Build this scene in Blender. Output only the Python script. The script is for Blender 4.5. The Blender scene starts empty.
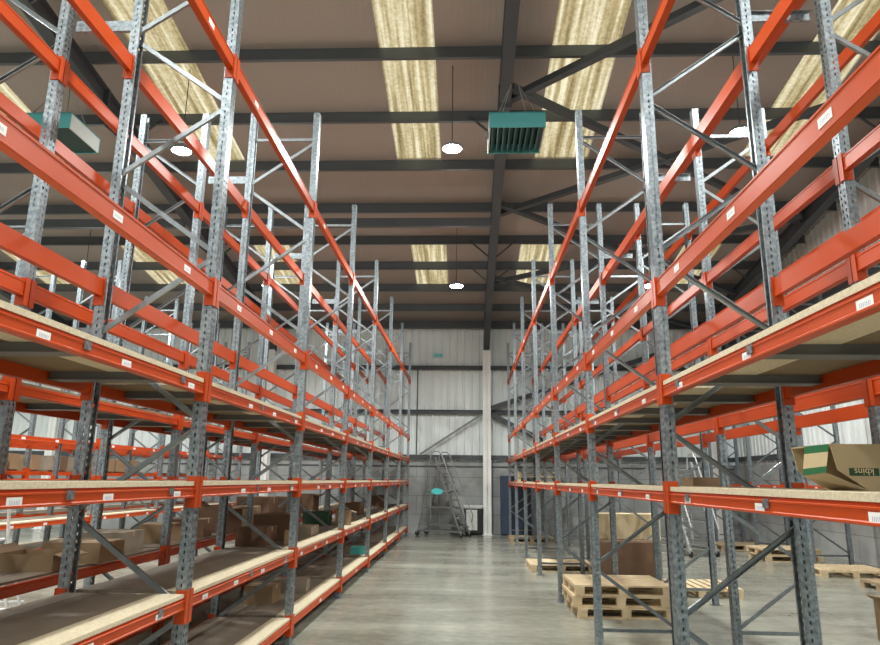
import bpy, bmesh, math, random
from mathutils import Vector, Matrix
random.seed(7)
scene = bpy.context.scene
COL = scene.collection

# ------------------------------------------------------------------ camera
F_PX, PITCH, YAW, ROLL, EYE = 674.53, 0.2294, 0.0405, 0.0112, 1.6483
cam_data = bpy.data.cameras.new('camera')
cam = bpy.data.objects.new('camera', cam_data)
COL.objects.link(cam)
cam_data.sensor_fit = 'HORIZONTAL'
cam_data.sensor_width = 36
cam_data.lens = F_PX * 36 / 880
cam_data.clip_start = 0.05
cam_data.clip_end = 200
r0 = Vector((math.cos(YAW), math.sin(YAW), 0))
h0 = Vector((-math.sin(YAW), math.cos(YAW), 0))
f0 = h0 * math.cos(PITCH) + Vector((0, 0, math.sin(PITCH)))
u0 = r0.cross(f0)
cr, cu = r0 * math.cos(ROLL) + u0 * math.sin(ROLL), u0 * math.cos(ROLL) - r0 * math.sin(ROLL)
M = Matrix((cr, cu, -f0)).transposed().to_4x4()
M.translation = Vector((0, 0, EYE))
cam.matrix_world = M
scene.camera = cam

# ------------------------------------------------------------------ world, exposure
scene.view_settings.view_transform = 'Standard'
scene.view_settings.look = 'None'
scene.view_settings.exposure = 0.75
scene.view_settings.gamma = 1.0
world = bpy.data.worlds.new('sky')
scene.world = world
world.use_nodes = True
wn = world.node_tree
bg = wn.nodes['Background']
bg.inputs[0].default_value = (0.86, 0.93, 1.0, 1)      # bright overcast daylight above the roof lights
bg.inputs[1].default_value = 1.0
LAMP_W = 134.0

# ------------------------------------------------------------------ constants of the place
P = 2.8                      # bay pitch
Y1 = 7.35                    # frame number 1
ZT = 5.96                    # top of uprights
FAR = 22.3
TAN = math.tan(math.radians(8.5))
RIDGE = -4.0
XW, XE, YB = -21.0, 8.5, -13.0
zA, zB, zC, zD, zE, zF = 0.19, 0.847, 1.556, 2.252, 2.923, 4.712
def fy(k): return Y1 + (k - 1) * P
def zroof(y): return 6.9 + (FAR - (y if y > RIDGE else 2 * RIDGE - y)) * TAN

# ------------------------------------------------------------------ materials
def mat(name, col, rough=0.6, metal=0.0, noise=None, bump=None, spec=0.5):
    """noise=(scale, amount, second colour); bump=(scale, strength)"""
    m = bpy.data.materials.new(name)
    m.use_nodes = True
    nt = m.node_tree
    b = nt.nodes['Principled BSDF']
    b.inputs['Roughness'].default_value = rough
    b.inputs['Metallic'].default_value = metal
    b.inputs['Specular IOR Level'].default_value = spec
    b.inputs['Base Color'].default_value = (*col, 1)
    tc = nt.nodes.new('ShaderNodeTexCoord')
    if noise:
        n = nt.nodes.new('ShaderNodeTexNoise')
        n.inputs['Scale'].default_value = noise[0]
        n.inputs['Detail'].default_value = 5
        nt.links.new(tc.outputs['Object'], n.inputs['Vector'])
        r = nt.nodes.new('ShaderNodeValToRGB')
        r.color_ramp.elements[0].position = 0.5 - noise[1]
        r.color_ramp.elements[1].position = 0.5 + noise[1]
        r.color_ramp.elements[0].color = (*col, 1)
        r.color_ramp.elements[1].color = (*noise[2], 1)
        nt.links.new(n.outputs['Fac'], r.inputs['Fac'])
        nt.links.new(r.outputs['Color'], b.inputs['Base Color'])
    if bump:
        n2 = nt.nodes.new('ShaderNodeTexNoise')
        n2.inputs['Scale'].default_value = bump[0]
        nt.links.new(tc.outputs['Object'], n2.inputs['Vector'])
        bp = nt.nodes.new('ShaderNodeBump')
        bp.inputs['Strength'].default_value = bump[1]
        bp.inputs['Distance'].default_value = 0.01
        nt.links.new(n2.outputs['Fac'], bp.inputs['Height'])
        nt.links.new(bp.outputs['Normal'], b.inputs['Normal'])
    return m

def nodes_of(m): return m.node_tree, m.node_tree.nodes['Principled BSDF']
def math_node(nt, op, a, b=None, c=None):
    n = nt.nodes.new('ShaderNodeMath'); n.operation = op
    for i, v in enumerate((a, b, c)):
        if v is None: continue
        if isinstance(v, (int, float)): n.inputs[i].default_value = v
        else: nt.links.new(v, n.inputs[i])
    return n.outputs[0]

ORANGE = mat('orange_paint', (0.47, 0.054, 0.006), 0.36, 0, (3, 0.3, (0.52, 0.064, 0.008)), None, 0.35)
GALV = mat('galvanised_steel', (0.165, 0.195, 0.22), 0.36, 0.65, (38, 0.16, (0.34, 0.385, 0.415)))
ZINC = mat('zinc_brace', (0.20, 0.225, 0.24), 0.34, 0.65, (12, 0.3, (0.31, 0.34, 0.36)))
# upright: galvanised steel with punched slots (real openings seen through)
PUNCH = mat('punched_galvanised_steel', (0.165, 0.195, 0.22), 0.36, 0.65, (38, 0.16, (0.34, 0.385, 0.415)))
nt, b = nodes_of(PUNCH)
tc = nt.nodes.new('ShaderNodeTexCoord'); sx = nt.nodes.new('ShaderNodeSeparateXYZ')
nt.links.new(tc.outputs['Object'], sx.inputs[0])
X_, Y_, Z_ = sx.outputs
zz = math_node(nt, 'ABSOLUTE', math_node(nt, 'SUBTRACT', math_node(nt, 'FRACT', math_node(nt, 'MULTIPLY', Z_, 20.0)), 0.5))
zm = math_node(nt, 'LESS_THAN', zz, 0.23)
ay = math_node(nt, 'ABSOLUTE', Y_)
yh = math_node(nt, 'LESS_THAN', math_node(nt, 'ABSOLUTE', math_node(nt, 'SUBTRACT', ay, 0.021)), 0.0078)
front = math_node(nt, 'GREATER_THAN', X_, -0.006)
hole_f = math_node(nt, 'MULTIPLY', math_node(nt, 'MULTIPLY', zm, yh), front)
side = math_node(nt, 'GREATER_THAN', ay, 0.036)
xm = math_node(nt, 'LESS_THAN', math_node(nt, 'ABSOLUTE', math_node(nt, 'ADD', X_, 0.036)), 0.0055)
hole_s = math_node(nt, 'MULTIPLY', math_node(nt, 'MULTIPLY', zm, xm), side)
hole = math_node(nt, 'MAXIMUM', hole_f, hole_s)
nt.links.new(math_node(nt, 'SUBTRACT', 1.0, hole), b.inputs['Alpha'])

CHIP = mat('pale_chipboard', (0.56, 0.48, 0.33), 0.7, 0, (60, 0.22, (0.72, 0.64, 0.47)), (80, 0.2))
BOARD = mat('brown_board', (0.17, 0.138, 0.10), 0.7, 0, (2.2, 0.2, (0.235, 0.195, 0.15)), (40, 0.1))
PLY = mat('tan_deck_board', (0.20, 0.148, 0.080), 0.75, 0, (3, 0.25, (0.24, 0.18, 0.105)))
CARD = mat('cardboard', (0.26, 0.18, 0.10), 0.8, 0, (4, 0.3, (0.31, 0.215, 0.125)))
CARD_P = mat('printed_cardboard', (0.44, 0.34, 0.20), 0.75, 0, (4, 0.3, (0.49, 0.385, 0.235)))
CARD_D = mat('dark_cardboard', (0.13, 0.075, 0.045), 0.8, 0, (5, 0.3, (0.17, 0.10, 0.06)))
CARD_G = mat('grey_cardboard', (0.20, 0.17, 0.13), 0.8, 0, (5, 0.3, (0.31, 0.27, 0.21)))
TAPE = mat('packing_tape', (0.42, 0.30, 0.16), 0.35)
GREEN = mat('green_print', (0.02, 0.17, 0.06), 0.6)
DKGREEN = mat('dark_green_print', (0.02, 0.07, 0.035), 0.6)
CREAM = mat('cream_print', (0.72, 0.58, 0.36), 0.6)
PALLET = mat('pallet_wood', (0.55, 0.42, 0.25), 0.75, 0, (7, 0.25, (0.68, 0.55, 0.36)), (50, 0.2))
PALLET_OLD = mat('weathered_pallet_wood', (0.32, 0.23, 0.14), 0.8, 0, (7, 0.25, (0.42, 0.32, 0.2)), (50, 0.2))
BLACK = mat('black_plastic', (0.015, 0.015, 0.017), 0.5)
RUBBER = mat('rubber', (0.02, 0.02, 0.02), 0.8)
WHITE = mat('white_paint', (0.75, 0.77, 0.76), 0.45)
COLWHITE = mat('white_column_paint', (0.84, 0.86, 0.84), 0.45, 0, (3, 0.3, (0.88, 0.90, 0.88)))
STEELDK = mat('dark_grey_structural_steel', (0.050, 0.058, 0.066), 0.5, 0, (2, 0.3, (0.062, 0.070, 0.078)))
PURLIN = mat('grey_purlin_steel', (0.10, 0.112, 0.122), 0.40, 0.4, (3, 0.3, (0.12, 0.132, 0.142)))
TEAL = mat('teal_enamel', (0.08, 0.36, 0.38), 0.4)
TEAL_SIGN = mat('bright_teal_plastic', (0.10, 0.62, 0.62), 0.4)
HEATW = mat('pale_heater_panel', (0.60, 0.68, 0.68), 0.4)
ALU = mat('aluminium', (0.62, 0.64, 0.65), 0.35, 0.8)
NAVY = mat('navy_panel', (0.035, 0.055, 0.10), 0.5)
GREYPL = mat('grey_plastic', (0.22, 0.23, 0.24), 0.5)

LABEL = mat('label_paper', (0.86, 0.86, 0.84), 0.6)
nt, b = nodes_of(LABEL)     # printed line of a location label (illegible at this size)
tc = nt.nodes.new('ShaderNodeTexCoord'); sx = nt.nodes.new('ShaderNodeSeparateXYZ')
nt.links.new(tc.outputs['Object'], sx.inputs[0])
fr = math_node(nt, 'FRACT', math_node(nt, 'MULTIPLY', sx.outputs[1], 100.0))
strokes = math_node(nt, 'LESS_THAN', fr, 0.55)
band = math_node(nt, 'LESS_THAN', math_node(nt, 'ABSOLUTE', math_node(nt, 'ADD', sx.outputs[2], 0.001)), 0.008)
edge = math_node(nt, 'LESS_THAN', math_node(nt, 'ABSOLUTE', sx.outputs[1]), 0.034)
ink = math_node(nt, 'MULTIPLY', math_node(nt, 'MULTIPLY', strokes, band), edge)
mx = nt.nodes.new('ShaderNodeMix'); mx.data_type = 'RGBA'
mx.inputs[6].default_value = (0.86, 0.86, 0.84, 1); mx.inputs[7].default_value = (0.45, 0.48, 0.58, 1)
nt.links.new(ink, mx.inputs[0]); nt.links.new(mx.outputs[2], b.inputs['Base Color'])

# polished concrete floor
FLOOR = mat('polished_concrete', (0.24, 0.235, 0.205), 0.3)
nt, b = nodes_of(FLOOR)
tc = nt.nodes.new('ShaderNodeTexCoord')
n1 = nt.nodes.new('ShaderNodeTexNoise'); n1.inputs['Scale'].default_value = 0.7; n1.inputs['Detail'].default_value = 8; n1.inputs['Roughness'].default_value = 0.65
n2 = nt.nodes.new('ShaderNodeTexNoise'); n2.inputs['Scale'].default_value = 9; n2.inputs['Detail'].default_value = 6
mp = nt.nodes.new('ShaderNodeMapping'); mp.inputs['Scale'].default_value = (0.45, 1.6, 1)
nt.links.new(tc.outputs['Object'], mp.inputs[0]); nt.links.new(mp.outputs[0], n1.inputs['Vector']); nt.links.new(tc.outputs['Object'], n2.inputs['Vector'])
f_ = math_node(nt, 'ADD', math_node(nt, 'MULTIPLY', n1.outputs['Fac'], 0.75), math_node(nt, 'MULTIPLY', n2.outputs['Fac'], 0.25))
cr_ = nt.nodes.new('ShaderNodeValToRGB'); e = cr_.color_ramp.elements
e[0].position = 0.36; e[0].color = (0.20, 0.202, 0.165, 1); e[1].position = 0.66; e[1].color = (0.40, 0.403, 0.34, 1)
nt.links.new(f_, cr_.inputs[0]); nt.links.new(cr_.outputs[0], b.inputs['Base Color'])
rr = math_node(nt, 'MULTIPLY_ADD', n1.outputs['Fac'], 0.3, 0.06)
nt.links.new(rr, b.inputs['Roughness'])

# concrete panels of the lower wall
CONC = mat('concrete_panel', (0.25, 0.262, 0.258), 0.85, 0, (1.6, 0.25, (0.42, 0.435, 0.43)), (14, 0.3))
nt, b = nodes_of(CONC)
tc = nt.nodes.new('ShaderNodeTexCoord')
br = nt.nodes.new('ShaderNodeTexBrick')
br.inputs['Scale'].default_value = 1.0
br.inputs['Brick Width'].default_value = 2.3; br.inputs['Row Height'].default_value = 0.58
br.inputs['Mortar Size'].default_value = 0.008
br.inputs['Color1'].default_value = (0.95, 0.95, 0.95, 1); br.inputs['Color2'].default_value = (1, 1, 1, 1); br.inputs['Mortar'].default_value = (0.5, 0.5, 0.5, 1)
sw = nt.nodes.new('ShaderNodeSeparateXYZ'); cb = nt.nodes.new('ShaderNodeCombineXYZ')
nt.links.new(tc.outputs['Object'], sw.inputs[0])
nt.links.new(math_node(nt, 'ADD', sw.outputs[0], sw.outputs[1]), cb.inputs[0]); nt.links.new(sw.outputs[2], cb.inputs[1])
nt.links.new(cb.outputs[0], br.inputs['Vector'])
old = b.inputs['Base Color'].links[0].from_socket
mu = nt.nodes.new('ShaderNodeMix'); mu.data_type = 'RGBA'; mu.blend_type = 'MULTIPLY'; mu.inputs[0].default_value = 1
nt.links.new(old, mu.inputs[6]); nt.links.new(br.outputs['Color'], mu.inputs[7]); nt.links.new(mu.outputs[2], b.inputs['Base Color'])

CLAD = mat('pale_wall_cladding', (0.77, 0.83, 0.83), 0.5, 0, (0.9, 0.3, (0.82, 0.88, 0.88)))
ROOFM = mat('taupe_roof_liner', (0.33, 0.287, 0.258), 0.6, 0, (0.5, 0.3, (0.35, 0.305, 0.275)))
nt, b = nodes_of(ROOFM)     # fine ribs down the slope
tc = nt.nodes.new('ShaderNodeTexCoord'); sx = nt.nodes.new('ShaderNodeSeparateXYZ'); nt.links.new(tc.outputs['Object'], sx.inputs[0])
rb = math_node(nt, 'LESS_THAN', math_node(nt, 'ABSOLUTE', math_node(nt, 'SUBTRACT', math_node(nt, 'FRACT', math_node(nt, 'MULTIPLY', sx.outputs[0], 10.0)), 0.5)), 0.12)
bp = nt.nodes.new('ShaderNodeBump'); bp.inputs['Strength'].default_value = 0.5; bp.inputs['Distance'].default_value = 0.012
nt.links.new(rb, bp.inputs['Height']); nt.links.new(bp.outputs[0], b.inputs['Normal'])

# translucent fibreglass roof light
SKYL = bpy.data.materials.new('aged_fibreglass_roof_light'); SKYL.use_nodes = True
nt = SKYL.node_tree; nt.nodes.clear()
out = nt.nodes.new('ShaderNodeOutputMaterial'); tr = nt.nodes.new('ShaderNodeBsdfTranslucent'); di = nt.nodes.new('ShaderNodeBsdfDiffuse'); ms = nt.nodes.new('ShaderNodeMixShader')
tc = nt.nodes.new('ShaderNodeTexCoord'); mp = nt.nodes.new('ShaderNodeMapping'); mp.inputs['Scale'].default_value = (11, 0.35, 1)
n1 = nt.nodes.new('ShaderNodeTexNoise'); n1.inputs['Scale'].default_value = 1.0; n1.inputs['Detail'].default_value = 3
n2 = nt.nodes.new('ShaderNodeTexNoise'); n2.inputs['Scale'].default_value = 14; n2.inputs['Detail'].default_value = 7; n2.inputs['Roughness'].default_value = 0.75
nt.links.new(tc.outputs['Object'], mp.inputs[0]); nt.links.new(mp.outputs[0], n1.inputs['Vector']); nt.links.new(tc.outputs['Object'], n2.inputs['Vector'])
f_ = math_node(nt, 'ADD', math_node(nt, 'MULTIPLY', n1.outputs['Fac'], 0.65), math_node(nt, 'MULTIPLY', n2.outputs['Fac'], 0.35))
rp = nt.nodes.new('ShaderNodeValToRGB'); e = rp.color_ramp.elements
e[0].position = 0.36; e[0].color = (0.21, 0.15, 0.065, 1); e[1].position = 0.62; e[1].color = (0.82, 0.71, 0.47, 1)
el = rp.color_ramp.elements.new(0.48); el.color = (0.46, 0.35, 0.175, 1)
nt.links.new(f_, rp.inputs[0]); nt.links.new(rp.outputs[0], tr.inputs[0]); di.inputs[0].default_value = (0.35, 0.3, 0.2, 1)
ms.inputs[0].default_value = 0.15
nt.links.new(tr.outputs[0], ms.inputs[1]); nt.links.new(di.outputs[0], ms.inputs[2]); nt.links.new(ms.outputs[0], out.inputs[0])

GLOW = bpy.data.materials.new('lit_lamp_diffuser'); GLOW.use_nodes = True
b = GLOW.node_tree.nodes['Principled BSDF']
b.inputs['Emission Color'].default_value = (0.95, 0.98, 1, 1); b.inputs['Emission Strength'].default_value = 60

# ------------------------------------------------------------------ mesh helpers
def new_bm(): return bmesh.new()
def box(bm, x0, x1, y0, y1, z0, z1):
    v = [bm.verts.new(p) for p in ((x0,y0,z0),(x1,y0,z0),(x1,y1,z0),(x0,y1,z0),(x0,y0,z1),(x1,y0,z1),(x1,y1,z1),(x0,y1,z1))]
    for f in ((0,3,2,1),(4,5,6,7),(0,1,5,4),(1,2,6,5),(2,3,7,6),(3,0,4,7)): bm.faces.new([v[i] for i in f])
    return v
def frame_of(a, b_, up=Vector((0, 0, 1))):
    d = (b_ - a).normalized()
    if abs(d.dot(up)) > 0.98: up = Vector((0, 1, 0))
    s = d.cross(up).normalized()
    return d, s, s.cross(d).normalized()
def bar(bm, a, b_, w, h, up=Vector((0, 0, 1))):
    a, b_ = Vector(a), Vector(b_)
    d, s, t = frame_of(a, b_, up)
    v = []
    for c in (a, b_):
        for i, j in ((-1,-1),(1,-1),(1,1),(-1,1)): v.append(bm.verts.new(c + s*(i*w/2) + t*(j*h/2)))
    for f in ((0,1,2,3),(7,6,5,4),(0,4,5,1),(1,5,6,2),(2,6,7,3),(3,7,4,0)): bm.faces.new([v[i] for i in f])
def channel(bm, a, b_, w, h, t_, up=Vector((0, 0, 1))):
    """open C profile between two points: w across, h deep"""
    a, b_ = Vector(a), Vector(b_)
    d, s, u = frame_of(a, b_, up)
    pr = [(-w/2,0),(w/2,0),(w/2,h),(w/2-t_,h),(w/2-t_,t_),(-w/2+t_,t_),(-w/2+t_,h),(-w/2,h)]
    rings = [[bm.verts.new(c + s*x + u*(y-h/2)) for x, y in pr] for c in (a, b_)]
    n = len(pr)
    for i in range(n): bm.faces.new((rings[0][i], rings[0][(i+1)%n], rings[1][(i+1)%n], rings[1][i]))
    for r_ in rings:
        for q in ((0,1,4,5),(1,2,3,4),(0,5,6,7)): bm.faces.new([r_[i] for i in q])
def tube(bm, pts, r, n=10):
    pts = [Vector(p) for p in pts]
    rings = []
    for i, p in enumerate(pts):
        d = (pts[min(i+1, len(pts)-1)] - pts[max(i-1, 0)]).normalized()
        up = Vector((0,0,1)) if abs(d.z) < 0.9 else Vector((0,1,0))
        s = d.cross(up).normalized(); t = s.cross(d)
        rings.append([bm.verts.new(p + s*(r*math.cos(2*math.pi*k/n)) + t*(r*math.sin(2*math.pi*k/n))) for k in range(n)])
    for a, b_ in zip(rings, rings[1:]):
        for k in range(n): bm.faces.new((a[k], a[(k+1)%n], b_[(k+1)%n], b_[k]))
    bm.faces.new(rings[0][::-1]); bm.faces.new(rings[-1])
def lathe(bm, prof, n=24, c=(0,0,0)):
    rings = [[bm.verts.new((c[0]+r*math.cos(2*math.pi*k/n), c[1]+r*math.sin(2*math.pi*k/n), c[2]+z)) for k in range(n)] for r, z in prof]
    for a, b_ in zip(rings, rings[1:]):
        for k in range(n): bm.faces.new((a[k], a[(k+1)%n], b_[(k+1)%n], b_[k]))
    bm.faces.new(rings[0][::-1]); bm.faces.new(rings[-1])
def extrude_y(bm, prof, y0, y1):
    rings = [[bm.verts.new((x, y, z)) for x, z in prof] for y in (y0, y1)]
    n = len(prof)
    for i in range(n): bm.faces.new((rings[0][i], rings[0][(i+1)%n], rings[1][(i+1)%n], rings[1][i]))
    bm.faces.new(rings[0][::-1]); bm.faces.new(rings[1])
def extrude_x(bm, prof, x0, x1):
    rings = [[bm.verts.new((x, y, z)) for y, z in prof] for x in (x0, x1)]
    n = len(prof)
    for i in range(n): bm.faces.new((rings[0][i], rings[0][(i+1)%n], rings[1][(i+1)%n], rings[1][i]))
    bm.faces.new(rings[0][::-1]); bm.faces.new(rings[1])
def mesh(name, bm, m, smooth=False):
    bmesh.ops.recalc_face_normals(bm, faces=bm.faces[:])
    me = bpy.data.meshes.new(name); bm.to_mesh(me); bm.free()
    me.materials.append(m)
    if smooth:
        for p in me.polygons: p.use_smooth = True
    return me
def put(name, me, parent=None, loc=(0,0,0), rz=0, label=None):
    o = bpy.data.objects.new(name, me)
    COL.objects.link(o)
    o.location = loc; o.rotation_euler = (0, 0, rz)
    if parent: o.parent = parent
    if label: o['label'] = label
    return o
def tag(o, label, cat, group=None):
    o['label'] = label; o['category'] = cat
    if group: o['group'] = group
    return o
def thing(name, label, cat, loc=(0,0,0), rz=0, group=None):
    o = bpy.data.objects.new(name, None); COL.objects.link(o)
    o.location = loc; o.rotation_euler = (0,0,rz); o.empty_display_size = 0.1
    return tag(o, label, cat, group)
def struct(name, bm, m):
    o = put(name, mesh(name, bm, m)); o['kind'] = 'structure'; return o
def copy_tree(o, parent=None):
    c = o.copy(); COL.objects.link(c)
    if parent is not None: c.parent = parent
    for ch in KIDS.get(o.name, []): copy_tree(ch, c)
    return c
KIDS = {}
def note_kids(o):
    for ch in list(bpy.data.objects):
        if ch.parent == o: KIDS.setdefault(o.name, []).append(ch); note_kids(ch)

# ================================================================== STRUCTURE
bm = new_bm(); box(bm, XW, XE, YB, FAR, -0.2, 0); struct('floor', bm, FLOOR)

BLK = 2.2
def cladding(bm, a, b_, z0, ztop, nrm, pitch=0.25):
    """trapezoid-profiled sheet from a to b_, top following ztop(point)"""
    a, b_, nrm = Vector(a), Vector(b_), Vector(nrm)
    L = (b_ - a).length; d = (b_ - a) / L
    prof = []; t = 0
    while t < L:
        for dt, o_ in ((0, 0), (pitch*0.62, 0), (pitch*0.72, 0.03), (pitch*0.90, 0.03)):
            if t + dt <= L: prof.append((t + dt, o_))
        t += pitch
    prof.append((L, 0))
    fr_, bk = [], []
    for t, o_ in prof:
        p = a + d*t
        fr_.append((bm.verts.new(p + nrm*o_ + Vector((0,0,z0))), bm.verts.new(p + nrm*o_ + Vector((0,0,ztop(p))))))
        bk.append((bm.verts.new(p - nrm*0.06 + Vector((0,0,z0))), bm.verts.new(p - nrm*0.06 + Vector((0,0,ztop(p))))))
    for i in range(len(prof)-1):
        bm.faces.new((fr_[i][0], fr_[i+1][0], fr_[i+1][1], fr_[i][1]))
        bm.faces.new((bk[i][1], bk[i+1][1], bk[i+1][0], bk[i][0]))
# far wall: concrete panels below, profiled sheet above
bm = new_bm(); box(bm, XW, XE, FAR, FAR+0.25, 0, BLK); struct('wall_far', bm, CONC)
bm = new_bm(); cladding(bm, (XW-0.3, FAR+0.12, 0), (XE+0.3, FAR+0.12, 0), BLK-0.02, lambda p: 6.95, (0,-1,0)); struct('wall_far_cladding', bm, CLAD)
bm = new_bm(); box(bm, XE, XE+0.25, YB, FAR, 0, BLK); struct('wall_right', bm, CONC)
bm = new_bm(); cladding(bm, (XE+0.1, YB, 0), (XE+0.1, FAR, 0), BLK-0.02, lambda p: zroof(p.y)+0.1, (-1,0,0)); struct('wall_right_cladding', bm, CLAD)
bm = new_bm(); box(bm, XW-0.25, XW, YB, FAR, 0, BLK); struct('wall_left', bm, CONC)
bm = new_bm(); cladding(bm, (XW-0.1, YB, 0), (XW-0.1, FAR, 0), BLK-0.02, lambda p: zroof(p.y)+0.1, (1,0,0)); struct('wall_left_cladding', bm, CLAD)
bm = new_bm(); box(bm, XW, XE, YB-0.25, YB, 0, BLK); struct('wall_back', bm, CONC)
bm = new_bm(); cladding(bm, (XW, YB-0.1, 0), (XE, YB-0.1, 0), BLK-0.02, lambda p: zroof(YB)+0.1, (0,1,0)); struct('wall_back_cladding', bm, CLAD)

# wall rails and eaves beam
def rail(y, z, h=0.14):
    bm = new_bm(); channel(bm, (XW, y, z), (XE, y, z), h, 0.07, 0.012, up=Vector((0, -1, 0)))
    o = struct('wall_rail', bm, STEELDK)
for z in (3.83, 5.30): rail(FAR-0.02, z)
bm = new_bm(); box(bm, XW, XE, FAR-0.12, FAR+0.02, 2.30, 2.44); struct('wall_sill_rail', bm, STEELDK)
bm = new_bm(); box(bm, XW, XE, FAR-0.03, FAR, 2.06, 2.10); struct('wall_sill_angle', bm, STEELDK)
for z in (2.37, 4.2, 6.0):
    bm = new_bm(); box(bm, XE-0.06, XE+0.02, YB, FAR, z-0.07, z+0.07); struct('wall_rail', bm, STEELDK)

# roof: solid sheets with openings for the roof lights
SKX = [(-12.85,-11.9), (-9.38,-8.44), (-5.72,-4.74), (-1.49,-0.54), (1.42,2.54), (5.68,6.66)]
SKY_Y = [(16.6, 19.6), (-2.5, 13.15)]
SKX += [(-16.5, -15.55)]
SKX.sort()
def roof_slab(bm, x0, x1, ya, yb):
    def v(x, y, dz): return bm.verts.new((x, y, zroof(y)+dz))
    q = [v(x0,ya,0), v(x1,ya,0), v(x1,yb,0), v(x0,yb,0), v(x0,ya,.08), v(x1,ya,.08), v(x1,yb,.08), v(x0,yb,.08)]
    for f in ((0,3,2,1),(4,5,6,7),(0,1,5,4),(1,2,6,5),(2,3,7,6),(3,0,4,7)): bm.faces.new([q[i] for i in f])
bm = new_bm()
x = XW - 0.3
for a, b_ in SKX + [(XE+0.4, None)]:
    roof_slab(bm, x, a, RIDGE, FAR+0.3)
    if b_ is None: break
    ys = [RIDGE, -2.5, 13.15, 16.6, 19.6, FAR+0.3]
    roof_slab(bm, a, b_, ys[0], ys[1]); roof_slab(bm, a, b_, ys[2], ys[3]); roof_slab(bm, a, b_, ys[4], ys[5])
    x = b_
roof_slab(bm, XW-0.3, XE+0.4, YB-0.3, RIDGE)
struct('ceiling', bm, ROOFM)
i = 1
for a, b_ in SKX:
    for ya, yb in SKY_Y:
        bm = new_bm(); n = 14                       # shallow corrugation across the sheet
        lo, hi = [], []
        for k in range(n*2+1):
            xx = a + (b_-a)*k/(n*2); dz = 0.03 + (0.012 if k % 2 else 0)
            lo.append([bm.verts.new((xx, y, zroof(y)+dz)) for y in (ya, yb)])
        for p_, q_ in zip(lo, lo[1:]): bm.faces.new((p_[0], q_[0], q_[1], p_[1]))
        struct('window_%d' % i, bm, SKYL); i += 1

# purlins: Z sections running across, resting on the rafters
def purlin(y, x0=XW, x1=XE):
    bm = new_bm(); z1 = zroof(y) - 0.005; z0 = z1 - 0.245
    pr = [(y-0.07,z0),(y,z0),(y,z1-0.006),(y+0.07,z1-0.018),(y+0.07,z1-0.008),(y-0.008,z1),(y-0.008,z0+0.008),(y-0.07,z0+0.008)]
    extrude_x(bm, pr, x0, x1)
    struct('roof_purlin', bm, PURLIN)
for y in (20.8, 19.3, 17.85, 16.4, 14.85, 13.15, 11.6, 9.98, 8.35, 6.65, 5.05, 3.45, 1.85, 0.25, -1.35, -2.95, -6, -8, -10): purlin(y)
bm = new_bm(); box(bm, XW, XE, 22.0, 22.14, 6.60, 6.84); struct('eaves_beam', bm, STEELDK)

# portal frames: rafter, column, haunch
def ibeam(bm, a, b_, w, h, tf=0.016, tw=0.012):
    a, b_ = Vector(a), Vector(b_)
    d, s, u = frame_of(a, b_)
    pr = [(-w/2,-h/2),(w/2,-h/2),(w/2,-h/2+tf),(tw/2,-h/2+tf),(tw/2,h/2-tf),(w/2,h/2-tf),(w/2,h/2),(-w/2,h/2),(-w/2,h/2-tf),(-tw/2,h/2-tf),(-tw/2,-h/2+tf),(-w/2,-h/2+tf)]
    rings = [[bm.verts.new(c + s*x + u*z) for x, z in pr] for c in (a, b_)]
    n = 12
    for i in range(n): bm.faces.new((rings[0][i], rings[0][(i+1)%n], rings[1][(i+1)%n], rings[1][i]))
    for r_ in rings:
        for q in ((0,1,2,3),(0,3,10,11),(3,4,9,10),(4,5,6,7),(4,7,8,9)):
            bm.faces.new([r_[i] for i in q])
FRAMES = (-20.7, -13.6, -6.5, 0.66, 7.78)
HR = 0.36
def under(y): return zroof(y) - 0.252 - HR/2
for xf in FRAMES:
    bm = new_bm(); ibeam(bm, (xf, 22.1, under(22.1)), (xf, RIDGE, under(RIDGE)), 0.20, HR)
    for yy in (10.6,):                               # splice plates
        box(bm, xf-0.11, xf+0.11, yy-0.02, yy+0.02, under(yy)-0.26, under(yy)+0.18)
    struct('roof_rafter', bm, STEELDK)
    bm = new_bm()                                    # tapered haunch under the rafter end
    w = 0.10
    vs = [bm.verts.new(p) for p in ((xf-w,22.0,5.83),(xf+w,22.0,5.83),(xf+w,22.0,6.3),(xf-w,22.0,6.3),(xf-w,19.9,under(19.9)-HR/2),(xf+w,19.9,under(19.9)-HR/2),(xf+w,19.9,under(19.9)),(xf-w,19.9,under(19.9)))]
    for f in ((0,3,2,1),(4,5,6,7),(0,1,5,4),(1,2,6,5),(2,3,7,6),(3,0,4,7)): bm.faces.new([vs[i] for i in f])
    struct('rafter_haunch', bm, STEELDK)
    bm = new_bm(); ibeam(bm, (xf, RIDGE, under(RIDGE)), (xf, YB, under(YB)), 0.20, HR); struct('roof_rafter', bm, STEELDK)
    bm = new_bm()
    # column as an I section, flanges facing the room, painted white up to the haunch
    y0c, y1c = 21.84, 22.16
    box(bm, xf-0.125, xf+0.125, y0c, y0c+0.016, 0.012, 5.82); box(bm, xf-0.125, xf+0.125, y1c-0.016, y1c, 0.012, 5.82)
    box(bm, xf-0.006, xf+0.006, y0c, y1c, 0.012, 5.82); box(bm, xf-0.17, xf+0.17, y0c-0.04, y1c+0.04, 0.0, 0.012)
    struct('steel_column', bm, COLWHITE)
    bm = new_bm(); ibeam(bm, (xf, 22.0, 5.82), (xf, 22.0, 6.32), 0.20, 0.3); struct('column_head', bm, STEELDK)
    # fly braces from rafter foot to purlins
    for y in (16.4, 17.85, 11.60, 8.35):
        for s_ in (-1, 1):
            bm = new_bm(); bar(bm, (xf + s_*0.10, y-0.02, under(y)-HR/2+0.03), (xf + s_*0.62, y-0.02, zroof(y)-0.13), 0.035, 0.035)
            struct('rafter_fly_brace', bm, STEELDK)
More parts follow.
